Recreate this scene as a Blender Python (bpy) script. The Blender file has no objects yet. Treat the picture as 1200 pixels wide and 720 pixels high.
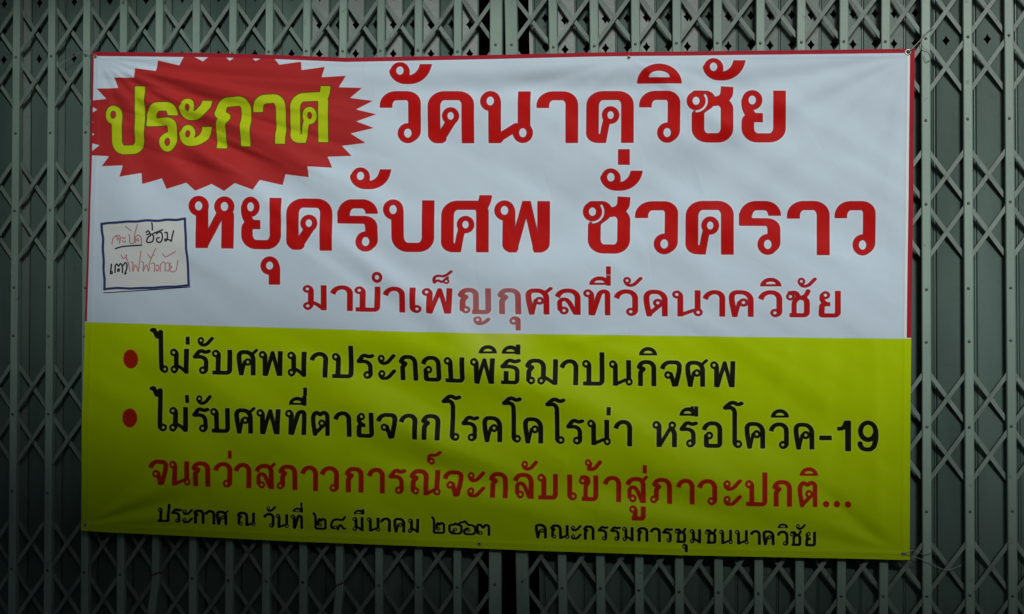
import bpy, bmesh, math, random
from mathutils import Vector, Matrix
random.seed(7)
SC = bpy.context.scene
COL = SC.collection

# ---------------------------------------------------------------- camera, world, sun, exposure
GZ = 2.50                                 # height of the first lattice row above the pavement
YAW, PITCH, ROLL, DIST, CAMZ, FPX = -0.143092666, 0.0219775044, 0.00396475789, 4.75757319, -0.879665663, 1903.0
def cam_axes():
    y, p, r = YAW, PITCH, ROLL
    fw = Vector((math.sin(y) * math.cos(p), math.cos(y) * math.cos(p), math.sin(p)))
    ri = Vector((math.cos(y), -math.sin(y), 0)); up = ri.cross(fw)
    return ri * math.cos(r) + up * math.sin(r), ri * -math.sin(r) + up * math.cos(r), fw
RI, UP, FW = cam_axes()
CAM = Vector((0, -DIST, CAMZ + GZ))
cd = bpy.data.cameras.new('camera'); cam = bpy.data.objects.new('camera', cd); COL.objects.link(cam)
M = Matrix((RI, UP, -FW)).transposed().to_4x4(); M.translation = CAM
cam.matrix_world = M
cd.sensor_fit = 'HORIZONTAL'; cd.sensor_width = 36; cd.lens = FPX * 36 / 1200; cd.clip_start = .05; cd.clip_end = 500
SC.camera = cam

SUN_EL, SUN_AZ = math.radians(24), math.radians(16)      # azimuth measured from straight in front of the gate towards the right
sun_dir = Vector((math.sin(SUN_AZ) * math.cos(SUN_EL), -math.cos(SUN_AZ) * math.cos(SUN_EL), math.sin(SUN_EL)))   # towards the sun
W = bpy.data.worlds.new('World'); SC.world = W; W.use_nodes = True
wn = W.node_tree; wn.nodes.clear()
sky = wn.nodes.new('ShaderNodeTexSky'); sky.sky_type = 'NISHITA'; sky.sun_disc = False
sky.sun_elevation = SUN_EL; sky.sun_rotation = math.atan2(sun_dir.x, sun_dir.y)
sky.air_density = 1.0; sky.dust_density = 3.0; sky.ozone_density = 1.0
bg = wn.nodes.new('ShaderNodeBackground'); bg.inputs[1].default_value = .05
wo = wn.nodes.new('ShaderNodeOutputWorld'); wn.links.new(sky.outputs[0], bg.inputs[0]); wn.links.new(bg.outputs[0], wo.inputs[0])
ld = bpy.data.lights.new('sun', 'SUN'); ld.energy = 2.35; ld.angle = math.radians(10); ld.color = (1, .985, .96)
sun = bpy.data.objects.new('sun', ld); COL.objects.link(sun)
sun.rotation_euler = sun_dir.to_track_quat('Z', 'Y').to_euler(); sun.location = (3, -6, 8)
SC.view_settings.view_transform = 'Standard'; SC.view_settings.look = 'None'
SC.view_settings.exposure = -0.2; SC.view_settings.gamma = 1; SC.view_settings.use_curve_mapping = False
SC.cycles.pixel_filter_type = 'BLACKMAN_HARRIS'; SC.cycles.filter_width = 1.35
SC.cycles.max_bounces = 6

# ---------------------------------------------------------------- helpers
def wall_pt(px, py, y=0.0):
    """survey sheet (1200 x 720) -> point of the vertical plane Y = y of the real gate"""
    d = FW + RI * ((px - 600) / FPX) - UP * ((py - 360) / FPX)
    t = (y - CAM.y) / d.y
    return CAM + d * t
def wx(px, py, y=0.0): return wall_pt(px, py, y).x
def wz(px, py, y=0.0): return wall_pt(px, py, y).z

def link(name, me, parent=None, mat=None):
    o = bpy.data.objects.new(name, me); COL.objects.link(o)
    if parent: o.parent = parent
    if mat and not me.materials: me.materials.append(mat)
    return o
def mesh(name, verts, faces, mat=None, smooth=False):
    me = bpy.data.meshes.new(name); me.from_pydata([tuple(v) for v in verts], [], faces)
    if mat: me.materials.append(mat)
    if smooth: me.polygons.foreach_set('use_smooth', [True] * len(me.polygons))
    me.update(); return me
def empty(name, loc):
    o = bpy.data.objects.new(name, None); COL.objects.link(o); o.location = loc; o.empty_display_size = .1; return o
def tag(o, label=None, cat=None, group=None, kind=None):
    for k, v in (('label', label), ('category', cat), ('group', group), ('kind', kind)):
        if v: o[k] = v
    return o
def box_vf(x0, x1, y0, y1, z0, z1, bev=0.0):
    v = [(x0,y0,z0),(x1,y0,z0),(x1,y1,z0),(x0,y1,z0),(x0,y0,z1),(x1,y0,z1),(x1,y1,z1),(x0,y1,z1)]
    f = [(0,3,2,1),(4,5,6,7),(0,1,5,4),(1,2,6,5),(2,3,7,6),(3,0,4,7)]
    return v, f
def boxes(name, L, mat):
    V, F = [], []
    for b in L:
        v, f = box_vf(*b); n = len(V); V += v; F += [tuple(i + n for i in q) for q in f]
    return mesh(name, V, F, mat)
def tube(name, pts, r, mat, n=7):
    V, F = [], []
    P_ = [Vector(p) for p in pts]
    for i, p in enumerate(P_):
        t = (P_[min(i + 1, len(P_) - 1)] - P_[max(i - 1, 0)]).normalized()
        a = t.cross(Vector((0, 1, .13))).normalized(); b = t.cross(a)
        for k in range(n):
            w = 2 * math.pi * k / n; V.append(p + a * (r * math.cos(w)) + b * (r * math.sin(w)))
    for i in range(len(P_) - 1):
        for k in range(n):
            k2 = (k + 1) % n; F.append((i * n + k, i * n + k2, (i + 1) * n + k2, (i + 1) * n + k))
    F.append(tuple(range(n - 1, -1, -1))); F.append(tuple((len(P_) - 1) * n + k for k in range(n)))
    return mesh(name, V, F, mat, True)
def smooth_pts(pts, k=6):
    P_ = [Vector(p) for p in pts]; out = []
    for i in range(len(P_) - 1):
        p0, p1, p2, p3 = P_[max(i - 1, 0)], P_[i], P_[i + 1], P_[min(i + 2, len(P_) - 1)]
        for j in range(k):
            t = j / k
            out.append(.5 * ((2 * p1) + (p2 - p0) * t + (2 * p0 - 5 * p1 + 4 * p2 - p3) * t * t + (3 * p1 - p0 - 3 * p2 + p3) * t ** 3))
    out.append(P_[-1]); return out

# ---------------------------------------------------------------- materials
def newmat(name):
    m = bpy.data.materials.new(name); m.use_nodes = True; nt = m.node_tree
    b = nt.nodes['Principled BSDF']; return m, nt, b
def N(nt, t, **kw):
    n = nt.nodes.new(t)
    for k, v in kw.items(): setattr(n, k, v)
    return n
def noise_col(nt, c0, c1, scale, det=5, rough=.6, stretch=None, lo=.35, hi=.65):
    tc = N(nt, 'ShaderNodeTexCoord'); mp = N(nt, 'ShaderNodeMapping')
    if stretch: mp.inputs['Scale'].default_value = stretch
    nz = N(nt, 'ShaderNodeTexNoise'); nz.inputs['Scale'].default_value = scale; nz.inputs['Detail'].default_value = det; nz.inputs['Roughness'].default_value = rough
    geo = N(nt, 'ShaderNodeNewGeometry')
    nt.links.new(geo.outputs['Position'], mp.inputs[0]); nt.links.new(mp.outputs[0], nz.inputs['Vector'])
    cr = N(nt, 'ShaderNodeValToRGB'); cr.color_ramp.elements[0].position = lo; cr.color_ramp.elements[1].position = hi
    cr.color_ramp.elements[0].color = (*c0, 1); cr.color_ramp.elements[1].color = (*c1, 1)
    nt.links.new(nz.outputs['Fac'], cr.inputs[0]); nt.nodes.remove(tc)
    return cr, nz
def painted(name, c0, c1, rough=.45, scale=9, stretch=(1, 1, .25), rust=0.0, bump=.15, vary=0.0):
    m, nt, b = newmat(name)
    cr, nz = noise_col(nt, c0, c1, scale, stretch=stretch)
    out = cr.outputs[0]
    if rust > 0:
        r2, n2 = noise_col(nt, (0, 0, 0), (1, 1, 1), 26, det=8, rough=.7, lo=.66 - rust * .1, hi=.74)
        mx = N(nt, 'ShaderNodeMixRGB'); mx.inputs[2].default_value = (.045, .03, .022, 1)
        nt.links.new(r2.outputs[0], mx.inputs[0]); nt.links.new(out, mx.inputs[1]); out = mx.outputs[0]
    if vary > 0:                              # every piece has weathered a little differently
        oi = N(nt, 'ShaderNodeObjectInfo'); mr = N(nt, 'ShaderNodeMapRange'); mr.inputs['To Min'].default_value = 1 - vary; mr.inputs['To Max'].default_value = 1 + vary * .7
        nt.links.new(oi.outputs['Random'], mr.inputs['Value'])
        mm = N(nt, 'ShaderNodeMixRGB', blend_type='MULTIPLY'); mm.inputs[0].default_value = 1
        nt.links.new(out, mm.inputs[1]); nt.links.new(mr.outputs[0], mm.inputs[2]); out = mm.outputs[0]
    nt.links.new(out, b.inputs['Base Color'])
    b.inputs['Roughness'].default_value = rough
    n3 = N(nt, 'ShaderNodeTexNoise'); n3.inputs['Scale'].default_value = 60; n3.inputs['Detail'].default_value = 4
    g = N(nt, 'ShaderNodeNewGeometry'); nt.links.new(g.outputs['Position'], n3.inputs['Vector'])
    bp = N(nt, 'ShaderNodeBump'); bp.inputs['Strength'].default_value = bump; bp.inputs['Distance'].default_value = .002
    nt.links.new(n3.outputs['Fac'], bp.inputs['Height']); nt.links.new(bp.outputs[0], b.inputs['Normal'])
    return m
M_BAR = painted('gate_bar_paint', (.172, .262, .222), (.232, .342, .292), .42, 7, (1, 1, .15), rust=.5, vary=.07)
M_STRAP = painted('gate_strap_paint', (.12, .172, .15), (.17, .235, .21), .5, 16, (1, 1, 1), rust=.6, vary=.14)
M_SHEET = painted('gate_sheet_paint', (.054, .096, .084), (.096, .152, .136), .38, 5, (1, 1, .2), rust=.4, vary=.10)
M_RIVET = painted('rivet_steel', (.05, .06, .052), (.10, .11, .098), .5, 50, (1, 1, 1))
M_RUST = painted('rust', (.06, .032, .02), (.12, .06, .035), .8, 60, (1, 1, 1))
M_WIRE = painted('tie_wire', (.22, .23, .21), (.33, .34, .31), .5, 30, (1, 1, 1))
M_BRASS = painted('eyelet_metal', (.45, .43, .38), (.6, .58, .52), .35, 30, (1, 1, 1)); M_BRASS.node_tree.nodes['Principled BSDF'].inputs['Metallic'].default_value = .6
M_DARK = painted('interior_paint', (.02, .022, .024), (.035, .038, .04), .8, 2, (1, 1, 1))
M_WALL = painted('wall_render', (.30, .30, .28), (.38, .37, .35), .9, 3, (1, 1, 1), bump=.4)
M_GROUND = painted('pavement_concrete', (.10, .10, .095), (.16, .155, .145), .9, 4, (1, 1, 1), bump=.5)
M_ROAD = painted('asphalt', (.04, .04, .042), (.06, .06, .06), .9, 8, (1, 1, 1), bump=.8)
M_ROOF = painted('added_canopy_sheet', (.12, .13, .14), (.18, .19, .2), .6, 4, (1, 1, 1))
# ---------------------------------------------------------------- lettering: signed distances (flat print of the banner)
import numpy as np
SS = 2                                   # samples per unit of the layout sheet
GX0, GY0, GW, GH = 80, 45, 1010, 625     # layout sheet
NX, NY = GW * SS, GH * SS
_gx = GX0 + np.arange(NX) / SS
_gy = GY0 + np.arange(NY) / SS

def new_layer():
    return np.full((NY, NX), 9.0, np.float32)

def _win(x0, y0, x1, y1, pad=4.5):
    i0 = max(0, int((x0 - pad - GX0) * SS)); i1 = min(NX, int((x1 + pad - GX0) * SS) + 2)
    j0 = max(0, int((y0 - pad - GY0) * SS)); j1 = min(NY, int((y1 + pad - GY0) * SS) + 2)
    X, Y = np.meshgrid(_gx[i0:i1], _gy[j0:j1])
    return slice(j0, j1), slice(i0, i1), X, Y

def fillet(pts):
    out = []
    n = len(pts)
    for i, p in enumerate(pts):
        if len(p) < 3 or i == 0 or i == n - 1:
            out.append((p[0], p[1])); continue
        a = np.array(pts[i - 1][:2], float); b = np.array(p[:2], float); c = np.array(pts[i + 1][:2], float)
        la, lc = np.linalg.norm(a - b), np.linalg.norm(c - b)
        r = min(p[2], la * .98 if i == 1 else la * .5, lc * .98 if i == n - 2 else lc * .5)
        p0 = b + (a - b) / max(la, 1e-6) * r; p1 = b + (c - b) / max(lc, 1e-6) * r
        k = .78                                  # closer to a circular arc than a plain quadratic
        c0 = p0 + (b - p0) * k * .72; c1 = p1 + (b - p1) * k * .72
        for t in (0, .12, .25, .38, .5, .62, .75, .88, 1):
            q = (1 - t) ** 3 * p0 + 3 * (1 - t) ** 2 * t * c0 + 3 * (1 - t) * t * t * c1 + t ** 3 * p1
            out.append((q[0], q[1]))
    return out

def stroke_sdf(X, Y, pts, wx, wy, b0, b1):
    best = np.full(X.shape, 9.0)
    n = len(pts)
    def unit(a, b):
        l = math.hypot(b[0] - a[0], b[1] - a[1]) or 1.0
        return (b[0] - a[0]) / l, (b[1] - a[1]) / l
    e0 = unit(pts[0], pts[1]); e1 = unit(pts[-2], pts[-1])
    for i in range(n - 1):
        ax, ay = pts[i]; bx, by = pts[i + 1]
        dx, dy = (bx - ax) / wx, (by - ay) / wy
        L2 = dx * dx + dy * dy
        if L2 < 1e-9: continue
        px, py = (X - ax) / wx, (Y - ay) / wy
        t = np.clip((px * dx + py * dy) / L2, 0, 1)
        qx, qy = px - t * dx, py - t * dy
        d = np.hypot(qx, qy) + 1e-6
        g = np.hypot(qx / d / wx, qy / d / wy)
        s = (d - .5) / np.maximum(g, 1e-6)
        l = math.hypot(bx - ax, by - ay)
        ux, uy = (bx - ax) / l, (by - ay) / l
        if b0 and math.hypot(ax - pts[0][0], ay - pts[0][1]) < .75 * max(wx, wy):
            s = np.maximum(s, -((X - pts[0][0]) * e0[0] + (Y - pts[0][1]) * e0[1]))
        if b1 and math.hypot(bx - pts[-1][0], by - pts[-1][1]) < .75 * max(wx, wy):
            s = np.maximum(s, ((X - pts[-1][0]) * e1[0] + (Y - pts[-1][1]) * e1[1]))
        best = np.minimum(best, s)
    return best

def P(*pts, w=1.0, h=None, b='', clip=None): return ('P', pts, w, w if h is None else h, b, clip)
def O(x, y, r, ry=None): return ('O', x, y, r, r if ry is None else ry)
def HO(x, y, r, ry=None): return ('HO', x, y, r, r if ry is None else ry)      # hole
def DM(x, y, rx, ry): return ('DM', x, y, rx, ry)                              # dome
def HD(x, y, rx, ry): return ('HD', x, y, rx, ry)
def BX(x0, y0, x1, y1): return ('BX', x0, y0, x1, y1)
def GP(x, y, r0, r1, a0, a1): return ('GP', x, y, r0, r1, a0, a1)              # open arc cut

def ell(X, Y, cx, cy, rx, ry):
    d = np.hypot((X - cx) / rx, (Y - cy) / ry) + 1e-6
    g = np.hypot((X - cx) / rx / rx, (Y - cy) / ry / ry) / d
    return (d - 1) / np.maximum(g, 1e-3)

def draw(layer, glyph, x0, sx, topf, botf, H, penx, peny, dy=0.0, foot=None):
    """glyph units: y down, 0 = top of a consonant, H = its foot; mapped onto the curved line of text"""
    def m(x, y):
        px = x0 + x * sx
        tp, bt = topf(px), botf(px)
        return px, tp + (y + dy) / H * (bt - tp)
    sy = (botf(x0) - topf(x0)) / H
    adds, subs, bb = [], [], []
    for g in glyph:
        k = g[0]
        if k == 'P':
            pts = [m(*p) for p in fillet(g[1])]
            wx, wy = penx * g[2], peny * g[3]
            bb += [(p[0] + s * wx, p[1] + s * wy) for p in pts for s in (-.5, .5)]
            cl = None
            if g[5]: cl = (m(g[1][0][0], g[5][0])[1], m(g[1][0][0], g[5][1])[1])
            adds.append(('P', pts, wx, wy, g[4], cl))
        elif k in ('O', 'HO', 'DM', 'HD'):
            c = m(g[1], g[2])
            (adds if k in ('O', 'DM') else subs).append((k, c[0], c[1], g[3] * sx, g[4] * sy))
            if k in ('O', 'DM'): bb += [(c[0] - g[3] * sx, c[1] - g[4] * sy), (c[0] + g[3] * sx, c[1] + g[4] * sy)]
        elif k == 'BX':
            a = m(g[1], g[2]); c = m(g[3], g[4]); adds.append(('BX', a[0], a[1], c[0], c[1])); bb += [a, c]
        elif k == 'GP':
            c = m(g[1], g[2]); subs.append(('GP', c[0], c[1], sx, sy) + g[3:])
    xs = [p[0] for p in bb]; ys = [p[1] for p in bb]
    J, I, X, Y = _win(min(xs), min(ys), max(xs), max(ys))
    D = np.full(X.shape, 9.0)
    for a in adds:
        if a[0] == 'P':
            s = stroke_sdf(X, Y, a[1], a[2], a[3], '0' in a[4], '1' in a[4])
            if a[5]: s = np.maximum(s, np.maximum(a[5][0] - Y, Y - a[5][1]))
        elif a[0] == 'O': s = ell(X, Y, *a[1:])
        elif a[0] == 'DM': s = np.maximum(ell(X, Y, *a[1:]), Y - a[2])
        else: s = np.maximum(np.maximum(a[1] - X, X - a[3]), np.maximum(a[2] - Y, Y - a[4]))
        D = np.minimum(D, s)
    if foot is not None:
        D = np.maximum(D, Y - m(0, foot)[1] - (botf(x0 + 12 * sx) - botf(x0)) )
    for a in subs:
        if a[0] == 'HO': s = ell(X, Y, *a[1:])
        elif a[0] == 'HD': s = np.maximum(ell(X, Y, *a[1:]), Y - a[2])
        else:
            _, cx, cy, ax, ay, r0, r1, a0, a1 = a
            u, v = (X - cx) / ax, (Y - cy) / ay
            r = np.hypot(u, v); th = np.degrees(np.arctan2(v, u))
            s = np.maximum(np.abs(r - (r0 + r1) / 2) - (r1 - r0) / 2, np.maximum(a0 - th, th - a1) * .15) * ax
        D = np.maximum(D, -s)
    layer[J, I] = np.minimum(layer[J, I], D)

# ---- heavy display letters, 61 units high, pen 15 x 11
def ring_h(x, y, r=12.0): return [O(x, y, r), HO(x, y, 4.2, 5.2)]
HV = {
 'ว': [P((7.4,19.6),(7.4,5.5,11.5),(41,5.5,9),(40.6,54,9),(33,55.2), b='0')] + ring_h(33,49.2,11.9),
 'ด': [P((46.6,61),(46.6,5.5,11),(7,5.5,12),(7,55.5,8),(12,55.5), b='0'), P((13,57),(28,34), w=.78, h=.95, clip=(0,61)), P((10,55.5),(14,55.5))] + [O(26.5,29.2,10.2), HO(26.5,29.2,3.6,4.4)],
 'น': [P((12,6),(15,6.5,3),(17.3,12,4),(17.3,61), b='1'), P((51.7,0),(51.7,48), b='0'), P((18,57.5),(43,42), w=.8, clip=(0,61)), P((17.3,50),(20,56), clip=(0,61))] + ring_h(12,11.7) + ring_h(50.3,48.9),
 'า': [P((7.5,20.2),(7.5,5.5,11.5),(41.4,5.5,11),(41.4,61), b='01')],
 'ค': [P((48.6,61),(48.6,5.5,11),(7.8,5.5,12),(7.4,55.5,8),(14,55.5), b='0'), P((19,61),(22.4,42),(25.6,30), w=.6, h=.8, clip=(0,61))] + [O(28.8,28.3,10.4), HO(28.8,28.3,3.6,4.4)],
 'ช': [P((10,4.5),(27,4.5,10),(28.5,15,9),(13,26,7),(13,33), w=.72, h=.85), P((12.8,28),(12.7,55.5,11),(46.7,55.5,11),(46.7,17,5),(39,12.5)), P((32,13),(46,9,7),(46.8,-5), b='1'), O(10.5,12.2,11.2,11.4), HO(10.5,12.2,4,4.8), GP(10.5,12.2,11.3,13.6,-38,92)],
 'ย': [P((6.5,12),(6.7,22,5),(12,30), w=.85), P((25.6,32),(8,32,5),(7.6,55.5,12),(45,55.5,12),(45,0), b='01')] + ring_h(13,11.3),
 'ห': [P((12,6),(14,6.5,3),(15.6,12,4),(15.4,61), b='1'), P((40,14),(45.6,18,5),(45.3,61), b='1', w=.97), P((17,60),(38,18), w=.66, h=.8, clip=(0,61))] + ring_h(11.6,11.3) + ring_h(41.4,11.3),
 'ร': [P((41,17),(40,5.5,10),(8.6,5.5,11),(7.3,24), clip=(0,17.0)), P((7.3,14),(7.3,28.3), b='01'), P((1,24),(40,24,8),(40.2,54,9),(33,55.2), h=.85, b='0')] + ring_h(33,49.2,11.9),
 'บ': [P((12,6),(15,6.5,3),(17,12,4),(16.9,55.5,12),(53,55.5,12),(53.4,0), b='1')] + ring_h(12,11.6),
 'ป': [P((12,6),(15,6.5,3),(17,12,4),(16.9,55.5,12),(53,55.5,12),(53.4,-21), b='1')] + ring_h(11,11.6,11.4),
 'ศ': [P((48.6,61),(48.6,5.5,8),(7.8,5.5,12),(7.4,55.5,8),(14,55.5), b='0'), P((19,61),(22.4,42),(25.6,30), w=.6, h=.8, clip=(0,61)), P((47,9),(52.3,-1,6),(52.3,-12), clip=(-6.6,30)), O(28.8,28.3,10.4), HO(28.8,28.3,3.6,4.4)],
 'พ': [P((12,6),(15,6.5,3),(17.2,12,4),(16.8,55.5,7),(21,55.5)), P((21.5,60),(37.6,0), w=.66, h=.8, clip=(0,61)), P((37.4,0),(51,60), w=.66, h=.8, clip=(0,61)), P((57.6,0),(57.2,55.5,8),(52,55.5), b='0')] + ring_h(11.8,11.4),
 'ก': [P((7.5,61),(7.5,31,4),(16,24.5,3),(5.5,19.5,3),(9,5.5,12),(44,5.5,11),(44,61), b='01')],
 'ะ': [P((6,9),(9,19.5,8),(37,19.2,18),(43.4,-3), clip=(0,26), h=.9), O(12,9,11), HO(12,9,4,4.6),
       P((6,41),(9,51.5,8),(37,51.2,18),(43.4,29), clip=(32,59), h=.9), O(12,41,11), HO(12,41,4,4.6)],
 'ั': [P((6.5,-22),(9,-12.6,9),(37,-12.6,18),(43.6,-34), clip=(-30.7,0), w=.95), O(12,-21.5,11.6), HO(12,-23,4.2,4.8)],
 'ิ': [DM(26.4,-8,26.4,23), HD(26.4,-15.2,12.2,7.2)],
 'ุ': [P((10,76),(14,76.5,3),(16.2,82,4),(16.2,102.5), b='1', w=.9), O(10.6,80,11), HO(10.4,80,4,4.6)],
 '่': [BX(0,0,14,18.6)],
}
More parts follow.
